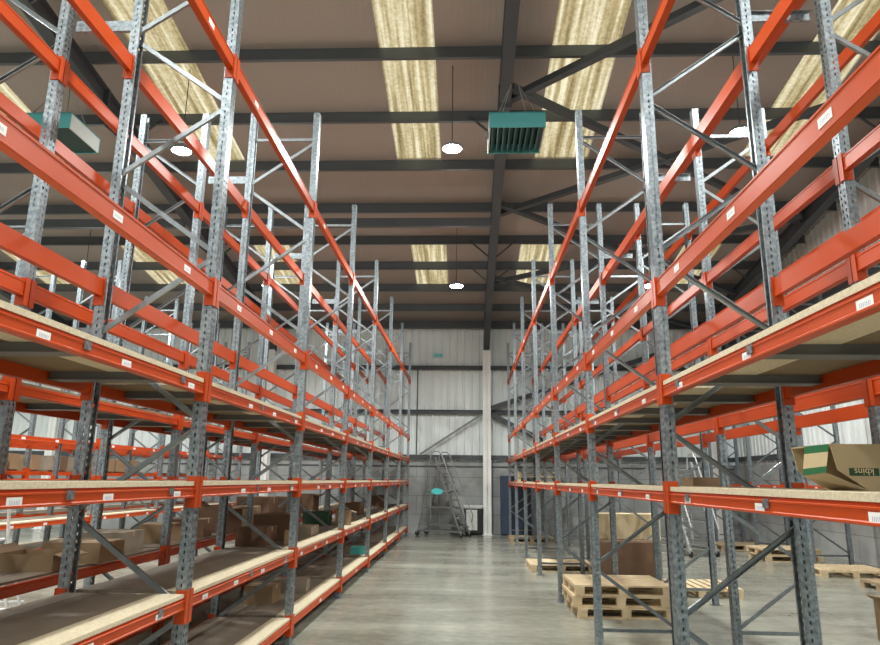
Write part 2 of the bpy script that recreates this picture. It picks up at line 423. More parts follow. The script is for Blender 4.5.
for x0, x1 in ((-13.6, -6.5), (-6.5, 0.66)):         # horizontal strut between rafters
    bm = new_bm(); y = 14.6; z = zroof(y)-0.63; box(bm, x0+0.1, x1-0.1, y-0.06, y+0.06, z-0.10, z+0.10); struct('roof_strut', bm, PURLIN)
# roof bracing tubes between the middle and the right rafter
def wind(a, b_, w=0.14):
    bm = new_bm(); bar(bm, a, b_, w, w*0.8); struct('roof_wind_brace', bm, STEELDK)
xa, xb = 0.76, 7.68
def at_r(x, y): return (x, y, under(y)+0.02)
wind(at_r(xa, 10.75), at_r(xb, 5.6)); wind(at_r(xa, 10.45), at_r(xb, 15.0))
wind(at_r(xa, 14.6), at_r(xb, 10.2)); wind(at_r(xa, 14.2), at_r(xb, 19.0))
wind(at_r(xa, 18.3), at_r(xb, 14.8)); wind(at_r(xa, 18.0), at_r(xb, 21.8))
# wall bracing
def wbrace(a, b_, w):
    bm = new_bm(); bar(bm, a, b_, w, w*0.7, up=Vector((0,1,0))); struct('wall_brace', bm, STEELDK if w > 0.1 else GREYM)
GREYM = mat('grey_primer_steel', (0.20, 0.21, 0.215), 0.5)
def wy(y): return FAR - 0.2
wbrace((0.5, 22.16, 3.75), (-1.5, 22.16, 2.45), 0.06)
wbrace((0.8, 22.16, 3.95), (7.6, 22.16, 6.2), 0.15)
wbrace((0.8, 22.16, 3.75), (3.4, 22.16, 2.45), 0.15)
wbrace((7.6, 22.16, 3.9), (3.8, 22.16, 2.45), 0.15)
wbrace((-6.3, 22.16, 3.8), (-3.6, 22.16, 2.45), 0.06)
bm = new_bm(); bar(bm, (-1.62, FAR-0.06, 2.45), (-1.62, FAR-0.06, 5.3), 0.04, 0.04); struct('wall_tie_rod', bm, STEELDK)

# ================================================================== PALLET RACKING
# shared meshes (out = +x: the face that looks into the aisle)
UW, UD, T = 0.090, 0.070, 0.003
def upright_mesh():
    bm = new_bm()
    pr = [(0,-UW/2),(0,UW/2),(-UD,UW/2),(-UD,UW/2-.018),(-UD+T,UW/2-.018),(-UD+T,UW/2-T),(-T,UW/2-T),(-T,-UW/2+T),(-UD+T,-UW/2+T),(-UD+T,-UW/2+.018),(-UD,-UW/2+.018),(-UD,-UW/2)]
    n = len(pr); rings = [[bm.verts.new((x, y, z)) for x, y in pr] for z in (0.006, ZT)]
    for i in range(n): bm.faces.new((rings[0][i], rings[0][(i+1)%n], rings[1][(i+1)%n], rings[1][i]))
    for r_ in rings:
        bm.faces.new([r_[i] for i in (0,1,6,7)]); bm.faces.new([r_[i] for i in (1,2,5,6)]); bm.faces.new([r_[i] for i in (2,3,4,5)])
        bm.faces.new([r_[i] for i in (0,7,8,11)]); bm.faces.new([r_[i] for i in (8,9,10,11)])
    return mesh('upright', bm, PUNCH)
UPR = upright_mesh()
bm = new_bm(); box(bm, -0.10, 0.03, -0.06, 0.06, 0, 0.006); FOOT = mesh('foot_plate', bm, GALV)
def beam_mesh(zb_, zt_):
    """box beam, its origin at the level height; recessed step along the top, ridges top and bottom"""
    bm = new_bm()
    st = zt_ - 0.014
    pr = [(-.048,zb_),(-.004,zb_),(0,zb_+.004),(0,zb_+.011),(-.004,zb_+.015),(-.004,st-.012),(0,st-.009),(0,st-.002),(-.003,st),(-.014,st),(-.014,zt_),(-.048,zt_)]
    rings = [[bm.verts.new((x, y, z)) for x, z in pr] for y in (UW/2+0.001, P-UW/2-0.001)]
    n = len(pr)
    for i in range(n): bm.faces.new((rings[0][i], rings[0][(i+1)%n], rings[1][(i+1)%n], rings[1][i]))
    for r_ in rings:
        bm.faces.new([r_[i] for i in (0,1,2,3,4,5,9,10,11)]); bm.faces.new([r_[i] for i in (5,6,7,8,9)])
    for s_, y0 in ((1, 0.0), (-1, P)):               # hooked end plates wrapping the upright
        ya, yb = sorted((y0 + s_*0.006, y0 + s_*(UW/2+0.012)))
        box(bm, 0.0006, 0.0075, ya, yb, -0.102, 0.100)
        ya, yb = sorted((y0 + s_*(UW/2+0.0008), y0 + s_*(UW/2+0.008)))
        box(bm, -0.062, 0.0006, ya, yb, -0.102, 0.100)
    return mesh('beam', bm, ORANGE)
BODY = {'low': (-0.018, 0.057), 'mid': (-0.037, 0.038), 'high': (-0.055, 0.022), 'deep': (-0.036, 0.086)}
BEAMS = {k: beam_mesh(*v) for k, v in BODY.items()}
LEVEL = {zA: 'low', zB: 'low', zC: 'mid', 1.69: 'mid', 1.58: 'mid', zD: 'high'}
bm = new_bm(); box(bm, 0.0002, 0.0016, -0.048, 0.048, -0.020, 0.020); LAB = mesh('location_label', bm, LABEL)
bm = new_bm(); box(bm, 0.0002, 0.004, -0.03, 0.03, -0.036, 0.0); box(bm, -0.012, 0.004, -0.03, 0.03, 0.0, 0.003); CLIP = mesh('deck_clip', bm, GALV)
D = 0.84
def brace_mesh(dz, name):
    """from the aisle-side upright (local x=0) to the rear one, dz = height change"""
    bm = new_bm(); channel(bm, (-0.03, 0, 0), (-D+0.03, 0, dz), 0.034, 0.024, 0.003, up=Vector((0,1,0)))
    return mesh(name, bm, ZINC)
B_UP, B_DN, B_H = brace_mesh(0.56, 'brace'), brace_mesh(-0.56, 'brace'), brace_mesh(0, 'frame_tie')
bm = new_bm(); box(bm, -D+0.052, -0.052, -0.045, 0.045, -0.045, 0.0); box(bm, -D+0.052, -0.052, -0.06, 0.06, -0.052, -0.045); SUP = mesh('deck_support', bm, mat('shaded_support_steel', (0.16,0.165,0.17), 0.5, 0.3))
def deck_mesh(name, x0, x1, t, m, warp=0.0):
    bm = new_bm(); box(bm, x0, x1, 0.062, P-0.062, 0, t)
    return mesh(name, bm, m)
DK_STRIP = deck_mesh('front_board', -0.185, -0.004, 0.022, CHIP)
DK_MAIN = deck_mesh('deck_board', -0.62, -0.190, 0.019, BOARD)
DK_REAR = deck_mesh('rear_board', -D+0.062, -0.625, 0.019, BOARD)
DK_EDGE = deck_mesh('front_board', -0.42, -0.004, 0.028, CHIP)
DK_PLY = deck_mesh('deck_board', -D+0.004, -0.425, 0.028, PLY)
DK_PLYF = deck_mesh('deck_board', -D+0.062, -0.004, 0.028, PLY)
bm = new_bm(); channel(bm, (0,0,0), (-0.46,0,0), 0.09, 0.03, 0.004, up=Vector((0,1,0))); SPC = mesh('row_spacer', bm, GALV)

def rack(label, xa, out, k0, k1, front, rear, decks, labels, spacer=None, group=None, clips=(), yo=0.0, deepd=False):
    """xa: x of the aisle-side upright line; out: +1/-1 direction of the aisle. front/rear: beam levels.
       decks: {z: kind}; labels: {z: count}"""
    xo = xa + out*0.03
    root = thing('pallet_rack', label, 'pallet rack', (xo, fy(k0)+yo, 0), 0, group)
    def lx(x): return out*x          # local x of a depth position (0 = aisle face, negative = inward)
    R = 0 if out > 0 else math.pi
    for k in range(k0, k1+1):
        y = (k-k0)*P
        u = put('upright', UPR, root, (0, y, 0), R); put('foot_plate', FOOT, u)
        u = put('upright', UPR, root, (lx(-D-0.0), y, 0), R+math.pi); put('foot_plate', FOOT, u)
        for z in (0.2, 5.62): put('frame_tie', B_H, root, (0, y, z), R)
        z = 0.80
        while z < 5.7:
            if z+0.58 < 5.9: put('brace', B_UP, root, (0, y+0.012, z+0.02), R)
            put('brace', B_DN, root, (0, y-0.012, z-0.02), R)
            z += 1.2
        if spacer is not None and k < k1+1:
            for zs in (2.62, 5.10): put('row_spacer', SPC, root, (lx(-D), y, zs), R)
    for k in range(k0, k1):
        y = (k-k0)*P
        for z in front:
            kd = 'deep' if (deepd or z not in LEVEL) else LEVEL[z]
            zb_, zt_ = BODY[kd]
            be = put('beam', BEAMS[kd], root, (lx(0.002), y if out > 0 else y+P, z), R)
            ts = labels.get(z, ())
            if callable(ts): ts = ts(k)
            for t in ts:
                if out < 0: t = 1 - t
                put('location_label', LAB, be, (-0.0035, t*P + random.uniform(-0.02, 0.02), (zb_+zt_-0.014)/2 - (0.006 if z in clips else 0)))
            if z in clips:
                for t in (0.47, 0.86): put('deck_clip', CLIP, be, (0.0, (t if out > 0 else 1-t)*P + random.uniform(-0.03, 0.03), zt_-0.013))
        for z in rear:
            kd = 'deep' if (deepd or z not in LEVEL) else LEVEL[z]
            put('beam', BEAMS[kd], root, (lx(-D-0.002), y+P if out > 0 else y, z), R+math.pi)
        for z, kind in decks.items():
            zt = z + BODY[LEVEL[z]][1] + 0.0006
            loc = (lx(0), y if out > 0 else y+P, zt)
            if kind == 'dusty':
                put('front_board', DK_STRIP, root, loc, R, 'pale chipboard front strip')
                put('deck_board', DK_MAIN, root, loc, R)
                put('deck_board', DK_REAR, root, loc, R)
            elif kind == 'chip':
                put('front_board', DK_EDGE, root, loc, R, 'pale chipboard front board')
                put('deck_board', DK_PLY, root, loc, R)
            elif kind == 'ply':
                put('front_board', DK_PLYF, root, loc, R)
            if kind in ('chip', 'ply'):
                for t in (0.17, 0.5, 0.83): put('deck_support', SUP, root, (lx(0), (y+t*P), zt), R)
    return root

rack('near left pallet rack row beside the aisle, pale boards along its shelves', -1.81, 1, -1, 6,
     (zA,zB,zC,zD,zE,zF), (zA,zB,zC,zD,zE,zF), {zA:'dusty', zB:'dusty', zC:'chip', zD:'chip'},
     {zA: lambda k: (0.5,) if k > 0 else (), zB:(0.1, 0.34, 0.58, 0.86), zC:(0.34, 0.59, 0.89), zD:(0.35, 0.60, 0.90), zE:(0.18, 0.5, 0.82), zF: lambda k: (0.82,) if k < 0 else ((0.19,) if k < 3 else ())}, spacer=1, clips=(zB, zC, zD))
rack('pallet rack row standing back to back behind the near left row', -3.95, -1, -1, 6,
     (zA,zB,zC,zD,zE,zF), (zA,zB,zC,zD,zE,zF), {zA:'dusty', zB:'dusty', zD:'ply'}, {})
rack('pallet rack row across the left aisle, white labels on its red beams', -7.09, 1, 1, 6,
     (zA,zB,zC,zD), (zA,zB,zC,zD), {zA:'dusty', zB:'dusty'}, {zB:(.18,.5,.82), zC:(.3,.7), zD:(.18,.5,.82)})
rack('leftmost pallet rack row, archive boxes on its upper shelf', -9.23, -1, 1, 6,
     (zA,zB,1.69,zD), (zA,zB,1.69,zD), {zA:'dusty', zB:'dusty', 1.69:'ply'}, {})
rack('near right pallet rack row with open floor space under its lowest boards', 1.3264, -1, -1, 6,
     (zC,zD,zE,zF), (zC,zD,zE,zF), {zC:'chip', zD:'chip'}, {zC:(.18,.5,.86), zD:(.16,.5,.85), zE:(.18,.5,.82), zF:(.74,)}, spacer=1, clips=(zC, zD))
rack('pallet rack row standing back to back behind the near right row', 3.47, 1, -1, 6,
     (zD, 3.10, 3.84, 5.45), (zD, 3.10, 3.84, 5.45), {}, {}, deepd=True)
rack('pallet rack row along the right wall with labels on its single low beam', 7.23, -1, 2, 6,
     (1.58,), (1.58,), {}, {1.58:(.18,.5,.82)}, yo=-0.65)

# ================================================================== HIGH BAY LAMPS
def make_lamp():
    t = thing('high_bay_lamp', 'x', 'lamp')
    bm = new_bm(); lathe(bm, [(0.03,0.13),(0.06,0.12),(0.09,0.07),(0.16,0.055),(0.172,0.0),(0.16,0.0),(0.15,0.03)], 28)
    put('housing', mesh('housing', bm, GREYPL, False), t)
    bm = new_bm(); lathe(bm, [(0.002,0.012),(0.15,0.014),(0.152,0.004),(0.11,-0.018),(0.002,-0.03)], 28)
    put('diffuser', mesh('diffuser', bm, GLOW, True), t, label='glowing white diffuser')
    bm = new_bm(); tube(bm, [(0,0,0.125),(0,0,1.58)], 0.008, 8); put('hanging_rod', mesh('hanging_rod', bm, STEELDK), t)
    ld = bpy.data.lights.new('lamp_light', 'AREA'); ld.shape = 'DISK'; ld.size = 0.3; ld.energy = LAMP_W; ld.color = (0.98, 1.0, 0.95); ld.spread = math.radians(165)
    lo = bpy.data.objects.new('lamp_light', ld); COL.objects.link(lo); lo.parent = t; lo.location = (0,0,-0.04)
    ld = bpy.data.lights.new('roof_fill_light', 'POINT'); ld.shadow_soft_size = 0.12; ld.energy = LAMP_W*0.12; ld.color = (1.0, 0.99, 0.95)  # added fill light below the lamp to brighten the roof, no real fitting
    lo = bpy.data.objects.new('roof_fill_light', ld); COL.objects.link(lo); lo.parent = t; lo.location = (0,0,-0.2)
    return t
lamp = make_lamp()
note_kids(lamp)
LX = {-0.25: 'over the middle aisle', -4.9: 'over the left racks', 4.4: 'over the right racks', -9.6: 'over the far left racks', -14.3: 'near the left wall'}
LY = {15.9: 'furthest', 10.43: 'second', 4.3: 'third', -1.8: 'fourth', -8.0: 'last'}
first = True
for y, wy_ in LY.items():
    for x, wx in LX.items():
        seen = {(-0.25,15.9): 'round high bay lamp over the aisle, nearer the far wall',
                (-0.25,10.43): 'round high bay lamp over the aisle just left of the hanging teal heater',
                (-4.9,10.43): 'round high bay lamp shining above the left racks',
                (4.4,10.43): 'round high bay lamp shining above the right racks'}.get((x,y))
        lb = seen or 'round high bay lamp hanging %s, %s row from the far wall' % (wx, wy_)
        o = lamp if first else copy_tree(lamp)
        first = False
        yy = 10.06 if x == 4.4 and y == 10.43 else y
        o.location = (x, yy, zroof(yy) - 1.578)
        o['label'] = lb; o['group'] = 'high bay lamps'

# ================================================================== UNIT HEATERS
def make_heater():
    t = thing('unit_heater', 'x', 'heater')
    W, DD, H = 0.86, 0.86, 0.26
    bm = new_bm()
    box(bm, -W/2, W/2, 0, 0.02, 0, H); box(bm, -W/2, W/2, DD-0.02, DD, 0, H); box(bm, -W/2, W/2, 0, DD, H-0.02, H)
    put('casing', mesh('casing', bm, TEAL), t)
    for s_ in (-1, 1):
        bm = new_bm(); xx = s_*W/2; box(bm, min(xx, xx-s_*0.02), max(xx, xx-s_*0.02), 0.021, DD-0.021, 0, H-0.021)
        put('side_panel', mesh('side_panel', bm, HEATW), t, label='pale side panel')
    bm = new_bm(); box(bm, -W/2+0.02, W/2-0.02, 0.02, DD-0.02, 0.16, 0.17); put('back_plate', mesh('back_plate', bm, BLACK), t)
    bm = new_bm()
    vs = [bm.verts.new(p) for p in ((-.035,.03,.01),(-.03,.03,.004),(.035,.03,.07),(.03,.03,.076),(-.035,DD-.03,.01),(-.03,DD-.03,.004),(.035,DD-.03,.07),(.03,DD-.03,.076))]
    for f in ((0,1,2,3),(4,7,6,5),(0,4,5,1),(1,5,6,2),(2,6,7,3),(3,7,4,0)): bm.faces.new([vs[i] for i in f])
    LV = mesh('louvre', bm, mat('dark_teal_louvre', (0.04, 0.13, 0.13), 0.4))
    for i in range(9): put('louvre', LV, t, (-W/2+0.075+i*0.089, 0, 0))
    for sx_ in (-1, 1):
        for yy in (0.1, DD-0.1):
            bm = new_bm(); tube(bm, [(sx_*0.3, yy, H), (sx_*0.06, DD/2, 1.0)], 0.008, 8); put('hanging_cable', mesh('hanging_cable', bm, ZINC), t)
    bm = new_bm(); box(bm, -W/2-0.05, -W/2, 0.3, 0.42, 0.02, 0.1); put('gas_valve', mesh('gas_valve', bm, GREYPL), t)
    return t
h = make_heater(); note_kids(h)
h.location = (0.77, 9.37, 6.90)
h['label'] = 'teal unit heater with black louvres hanging under the middle rafter'
h2 = copy_tree(h); h2.location = (-6.58, 9.25, 6.90)
h2['label'] = 'teal unit heater hanging at upper left behind the rack uprights'
for o in (h, h2): o['group'] = 'hanging heaters'

# ================================================================== PALLETS
def make_pallet(wood, n_top, W=1.2, DP=1.0):
    t = thing('wooden_pallet', 'x', 'pallet')
    bw = DP/n_top * (0.93 if n_top < 8 else 0.72)
    for i in range(n_top):
        yc = -DP/2 + bw/2 + i*(DP-bw)/(n_top-1)
        bm = new_bm(); box(bm, -W/2, W/2, yc-bw/2, yc+bw/2, 0.110, 0.130); put('top_board', mesh('top_board', bm, wood), t)
    for xc in (-W/2+0.06, 0, W/2-0.06):
        bm = new_bm(); box(bm, xc-0.06, xc+0.06, -DP/2, DP/2, 0.090, 0.110); put('cross_board', mesh('cross_board', bm, wood), t)
        for yc in (-DP/2+0.06, 0, DP/2-0.06):
            bm = new_bm(); box(bm, xc-0.055, xc+0.055, yc-0.055, yc+0.055, 0.020, 0.090); put('block', mesh('block', bm, wood), t)
    for yc in (-DP/2+0.06, 0, DP/2-0.06):
        bm = new_bm(); box(bm, -W/2, W/2, yc-0.05, yc+0.05, 0, 0.020); put('bottom_board', mesh('bottom_board', bm, wood), t)
    note_kids(t)
    return t
pal = make_pallet(PALLET, 6); slat = make_pallet(PALLET, 9, 1.0, 1.2); oldp = make_pallet(PALLET_OLD, 7)
used = set()
def place(src, loc, rz, label, group=None):
    if src.name in used: o = copy_tree(src)
    else: o = src; used.add(src.name)
    o.location = loc; o.rotation_euler = (0,0,rz); o['label'] = label
    if group: o['group'] = group
    return o
G = 'pallets on the warehouse floor'
place(pal, (1.97, 9.50, 0.0), 0.03, 'pale wooden pallet at the bottom of the stack of three under the right rack', G)
place(pal, (1.93, 9.53, 0.1307), 0.0, 'pale wooden pallet in the middle of the stack of three under the right rack', G)
place(pal, (1.95, 9.51, 0.2614), 0.02, 'pale wooden pallet topmost on the stack of three under the right rack', G)
place(pal, (1.80, 13.85, 0.0), 0.0, 'single pale pallet under the right rack beyond the stack of three', G)
place(oldp, (1.80, 19.9, 0.0), 0.0, 'pallet on the floor at the far end of the right rack, lower one', G)
place(oldp, (2.15, 10.75, 0.0), 0.0, 'weathered pallet half hidden behind the stack of three', G)
place(slat, (3.48, 11.22, 0.0), math.pi/2, 'open slatted pallet with widely spaced pale boards', G)
place(pal, (7.10, 16.12, 0.0), 0.0, 'pallet by the right wall, lower of a stack of two', G)
place(pal, (7.08, 16.15, 0.1307), 0.03, 'pallet by the right wall, upper of a stack of two', G)
place(slat, (7.10, 13.70, 0.0), 1.5, 'slatted pale pallet lying flat near the right wall', G)
place(oldp, (7.15, 11.68, 0.0), 0.0, 'weathered pallet carrying a small carton near the right wall', G)
place(oldp, (7.05, 18.6, 0.0), 0.0, 'weathered pallet near the far wall on the right', G)
place(pal, (2.0-0.02, 19.45, zC+0.0672), 0.0, 'pallet lying on the far end of the right rack boards', 'pallets on the far right rack boards')
place(pal, (1.98, 19.40, zC+0.1979), 0.0, 'topmost pallet lying on the far end of the right rack boards', 'pallets on the far right rack boards')

# ================================================================== CARTONS
def carton(loc, size, rz, m, label, group=None, opened=False, name='cardboard_box', tape=True, cat='box'):
    sx_, sy, sz = size
    t = thing(name, label, cat, loc, rz, group)
    bm = new_bm(); w = 0.006
    if opened:
        box(bm, -sx_/2, sx_/2, -sy/2, sy/2, 0, w)
        box(bm, -sx_/2, sx_/2, -sy/2, -sy/2+w, w, sz); box(bm, -sx_/2, sx_/2, sy/2-w, sy/2, w, sz)
        box(bm, -sx_/2, -sx_/2+w, -sy/2+w, sy/2-w, w, sz); box(bm, sx_/2-w, sx_/2, -sy/2+w, sy/2-w, w, sz)
        put('body', mesh('body', bm, m), t)
        for s_ in (-1, 1):
            bm = new_bm(); e_ = sy*0.33
            bar(bm, (s_*(sx_/2+0.002), 0, sz), (s_*(sx_/2+0.09), 0, sz+0.05-0.08*(s_ > 0)), sy, w)
            put('flap', mesh('flap', bm, m), t)
    else:
        v = box(bm, -sx_/2, sx_/2, -sy/2, sy/2, 0, sz)
        put('body', mesh('body', bm, m), t)
        if tape:
            bm = new_bm(); box(bm, -sx_/2-0.001, sx_/2+0.001, -0.025, 0.025, sz*0.75, sz+0.001)
            put('tape', mesh('tape', bm, TAPE), t)
    return t
zb = zB+0.057+0.0201; za = zA+0.057+0.0201
BX = [ # x, y, sx, sy, sz, rz, material, open, label
 (-3.42, 5.55, 0.42, 0.40, 0.13, 0.1, CARD, True, 'shallow open tan carton on the second shelf, furthest left'),
 (-3.36, 6.12, 0.50, 0.42, 0.17, 0.0, CARD, False, 'tan carton right of the shallow open one on the second shelf'),
 (-3.5, 6.85, 0.42, 0.5, 0.20, 0.05, CARD_G, False, 'greyish carton third along on the second shelf of the rear left row'),
 (-3.55, 8.0, 0.36, 0.45, 0.20, 0.0, CARD, False, 'tall tan carton seen just left of the near front upright'),
 (-3.48, 8.70, 0.48, 0.4, 0.22, 0.1, CARD_D, False, 'dark brown carton beside the tall tan one, rear left row'),
 (-3.45, 9.60, 0.50, 0.5, 0.34, -0.1, CARD_D, True, 'open dark carton with raised flaps on the rear left row'),
 (-3.45, 10.6, 0.50, 0.5, 0.30, 0.1, CARD, False, 'tan carton beyond the open dark one, rear left row'),
 (-3.50, 11.6, 0.55, 0.55, 0.42, 0.0, CARD_D, False, 'big dark brown carton with a sloping lid, rear left row'),
 (-3.50, 13.2, 0.5, 0.6, 0.38, 0.0, CARD_D, False, 'dark brown carton past the middle of the rear left row'),
 (-3.50, 15.0, 0.5, 0.6, 0.40, 0.0, CARD_D, True, 'open dark carton towards the far end of the rear left row'),
 (-2.34, 7.80, 0.34, 0.42, 0.20, 0.0, CARD_D, False, 'low dark brown carton on the second shelf of the near left row'),
 (-2.30, 8.45, 0.46, 0.45, 0.30, 0.05, CARD_D, False, 'larger dark carton behind the low dark one, near left row'),
 (-1.99, 7.95, 0.14, 0.25, 0.14, 0.2, CARD, False, 'very small tan carton on the second shelf of the near left row'),
 (-2.38, 11.15, 0.40, 0.34, 0.22, 0.0, DKGREEN, False, 'dark green carton on the second shelf of the near left row'),
 (-2.0, 11.35, 0.24, 0.3, 0.22, 0.1, CARD, True, 'open tan carton right of the dark green one'),
 (-2.25, 9.25, 0.5, 0.45, 0.12, 0.0, CARD_G, False, 'flat grey carton lying before the dark green one'),
 (-2.40, 14.6, 0.42, 0.6, 0.25, 0.0, CARD_D, False, 'dark carton on the second shelf of the near left row, third bay from the end'),
 (-2.40, 18.9, 0.42, 0.8, 0.30, 0.0, CARD_D, False, 'dark brown carton on the second shelf at the far end of the near left row'),
]
def clear(y, half):
    k = round((y - Y1)/P); f = Y1 + k*P; need = half + 0.09
    return y if abs(y-f) >= need else f + math.copysign(need, y-f)
for x, y, a, c, d, rz, m, op, lb in BX: carton((x, clear(y, c/2+0.03), zb + (0.0035 if x + a/2 > -1.97 else 0)), (a, c, d), rz, m, lb, 'cartons on the left rack shelves', op)
AX = [
 (-2.33, 8.15, 0.32, 0.35, 0.20, 0.0, CARD, False, 'small tan carton on the bottom shelf of the near left row'),
 (-2.22, 8.95, 0.46, 0.34, 0.15, 0.1, CARD_G, False, 'flat carton beside the small tan one on the bottom shelf'),
 (-2.05, 13.5, 0.30, 0.4, 0.12, 0.1, TEAL_SIGN, False, 'pale green carton on the bottom shelf of the near left row'),
]
for x, y, a, c, d, rz, m, op, lb in AX: carton((x, clear(y, c/2+0.03), za + (0.0035 if x + a/2 > -1.97 else 0)), (a, c, d), rz, m, lb, 'cartons on the left rack shelves', op, tape=m is not TEAL_SIGN)
# archive boxes on the leftmost row
cols = [(CARD, 'tan'), (CARD_G, 'grey brown'), (CARD_D, 'dark brown'), (CARD, 'tan'), (CARD_G, 'grey brown')]
protos = {}
y = 7.75; i = 0
while y < 18.0:
    k = (y - Y1) / P
    if abs(k - round(k)) * P > 0.24:
        m, cn = cols[random.randrange(5)]
        if cn not in protos:
            t = carton((-8.62, y, 1.69+0.038+0.0292), (0.36, 0.27, 0.29), 0, m, '%s archive box in the row of boxes on the leftmost rack' % cn, 'archive boxes on the leftmost rack', False, 'archive_box', False)
            note_kids(t); protos[cn] = t
        else:
            t = copy_tree(protos[cn]); t.location = (-8.62 + random.uniform(-.03,.03), y, 1.69+0.038+0.0292)
    y += 0.33 if random.random() < 0.85 else 0.6
carton((2.74, 12.36, 0), (0.95, 0.78, 0.66), 0.0, CARD_D, 'large dark brown crate standing under the right rack', None, False, 'storage_crate', True)
carton((3.05, 13.60, 0), (1.15, 0.60, 0.60), 0.0, CARD_G, 'grey carton under the tall cream carton behind the dark crate', None, False, 'storage_crate', False)
carton((3.05, 13.60, 0.601), (1.15, 0.60, 0.46), 0.0, CREAM, 'cream carton on top of the grey one behind the dark crate', None, False, 'storage_crate', False)
carton((7.1, 11.75, 0.131), (0.45, 0.4, 0.33), 0.1, CARD, 'small tan carton sitting on the weathered pallet near the right wall')
carton((4.84, 7.95, 0), (0.60, 0.5, 0.42), 0.25, CARD, 'open tan carton on the floor at the bottom right corner', None, True)
carton((1.98, 5.95, zC+0.0672), (0.22, 0.30, 0.07), 0.0, CARD, 'flat tan carton on the right rack boards behind the upright', None, False)

# big open carton with green print on the right rack boards
t = thing('cardboard_box', 'large open carton with green printed lettering lying on its side on the right rack', 'box', (1.56, 3.00, zC+0.0672), 0.0)
L_, DPT, HH = 0.62, 0.36, 0.195
def wall_xz(bm, pts, y0, y1):
    r_ = [[bm.verts.new((x, y, z)) for x, z in pts] for y in (y0, y1)]
    n = len(pts)
    for i in range(n): bm.faces.new((r_[0][i], r_[0][(i+1)%n], r_[1][(i+1)%n], r_[1][i]))
    bm.faces.new(r_[0][::-1]); bm.faces.new(r_[1])
w = 0.006
bm = new_bm()
side_pts = [(0,HH),(0.02,0.085),(0.14,0.0),(L_,0.0),(L_,HH)]
wall_xz(bm, side_pts, 0, w); wall_xz(bm, side_pts, DPT-w, DPT)
box(bm, 0, L_, w, DPT-w, HH-w, HH); box(bm, 0.14, L_, w, DPT-w, 0, w); box(bm, L_-w, L_, w, DPT-w, w, HH-w)
put('body', mesh('body', bm, CARD_P), t)
def slab4(bm, pts, th=0.005):
    p = [Vector(q) for q in pts]; n = (p[1]-p[0]).cross(p[3]-p[0]).normalized()*th
    v = [bm.verts.new(q) for q in p] + [bm.verts.new(q+n) for q in p]
    for f in ((0,1,2,3),(7,6,5,4),(0,4,5,1),(1,5,6,2),(2,6,7,3),(3,7,4,0)): bm.faces.new([v[i] for i in f])
A_, B_ = Vector((-0.085, 0.05, HH-0.01)), Vector((-0.004, 0.004, HH-0.001))
C_, D_ = Vector((-0.028, 0.004, 0.075)), Vector((-0.105, 0.05, 0.062))
fl = None
for t0_, t1_, m, lb in ((0, .27, GREEN, 'green band of the flap'), (.27, .78, CREAM, 'cream band of the flap'), (.78, 1.0, GREEN, 'green band of the flap')):
    bm = new_bm(); slab4(bm, [A_.lerp(D_, t0_), B_.lerp(C_, t0_), B_.lerp(C_, t1_), A_.lerp(D_, t1_)])
    put('flap', mesh('flap', bm, m), t, label=lb)
bm = new_bm(); slab4(bm, [tuple(D_ + Vector((0.002,0.004,-0.004))), tuple(C_ + Vector((0,0.004,-0.004))), (0.135, 0.004, 0.001), (0.06, 0.16, 0.001)])
put('lower_flap', mesh('lower_flap', bm, CARD_P), t, label='plain tan lower flap')

# lettering, upside down as in the photo
def text_mesh(s, size, m, ext=0.0004):
    cu_ = bpy.data.curves.new('lettering', 'FONT'); cu_.body = s; cu_.size = size; cu_.extrude = ext; cu_.align_x = 'CENTER'; cu_.align_y = 'CENTER'
    o = bpy.data.objects.new('tmp', cu_); COL.objects.link(o)
    dg = bpy.context.evaluated_depsgraph_get(); me = bpy.data.meshes.new_from_object(o.evaluated_get(dg))
    bpy.data.objects.remove(o); me.materials.clear(); me.materials.append(m); return me
CARTON = t
bm = new_bm(); box(bm, 0.066, 0.190, -0.0012, -0.0002, 0.062, 0.094); pn = put('printed_panel', mesh('printed_panel', bm, DKGREEN), t, label='dark green printed panel')
lt = put('lettering', text_mesh('kbins', 0.040, CREAM), pn, (0.128, -0.0018, 0.080)); lt.rotation_euler = (math.pi/2, math.pi, 0)

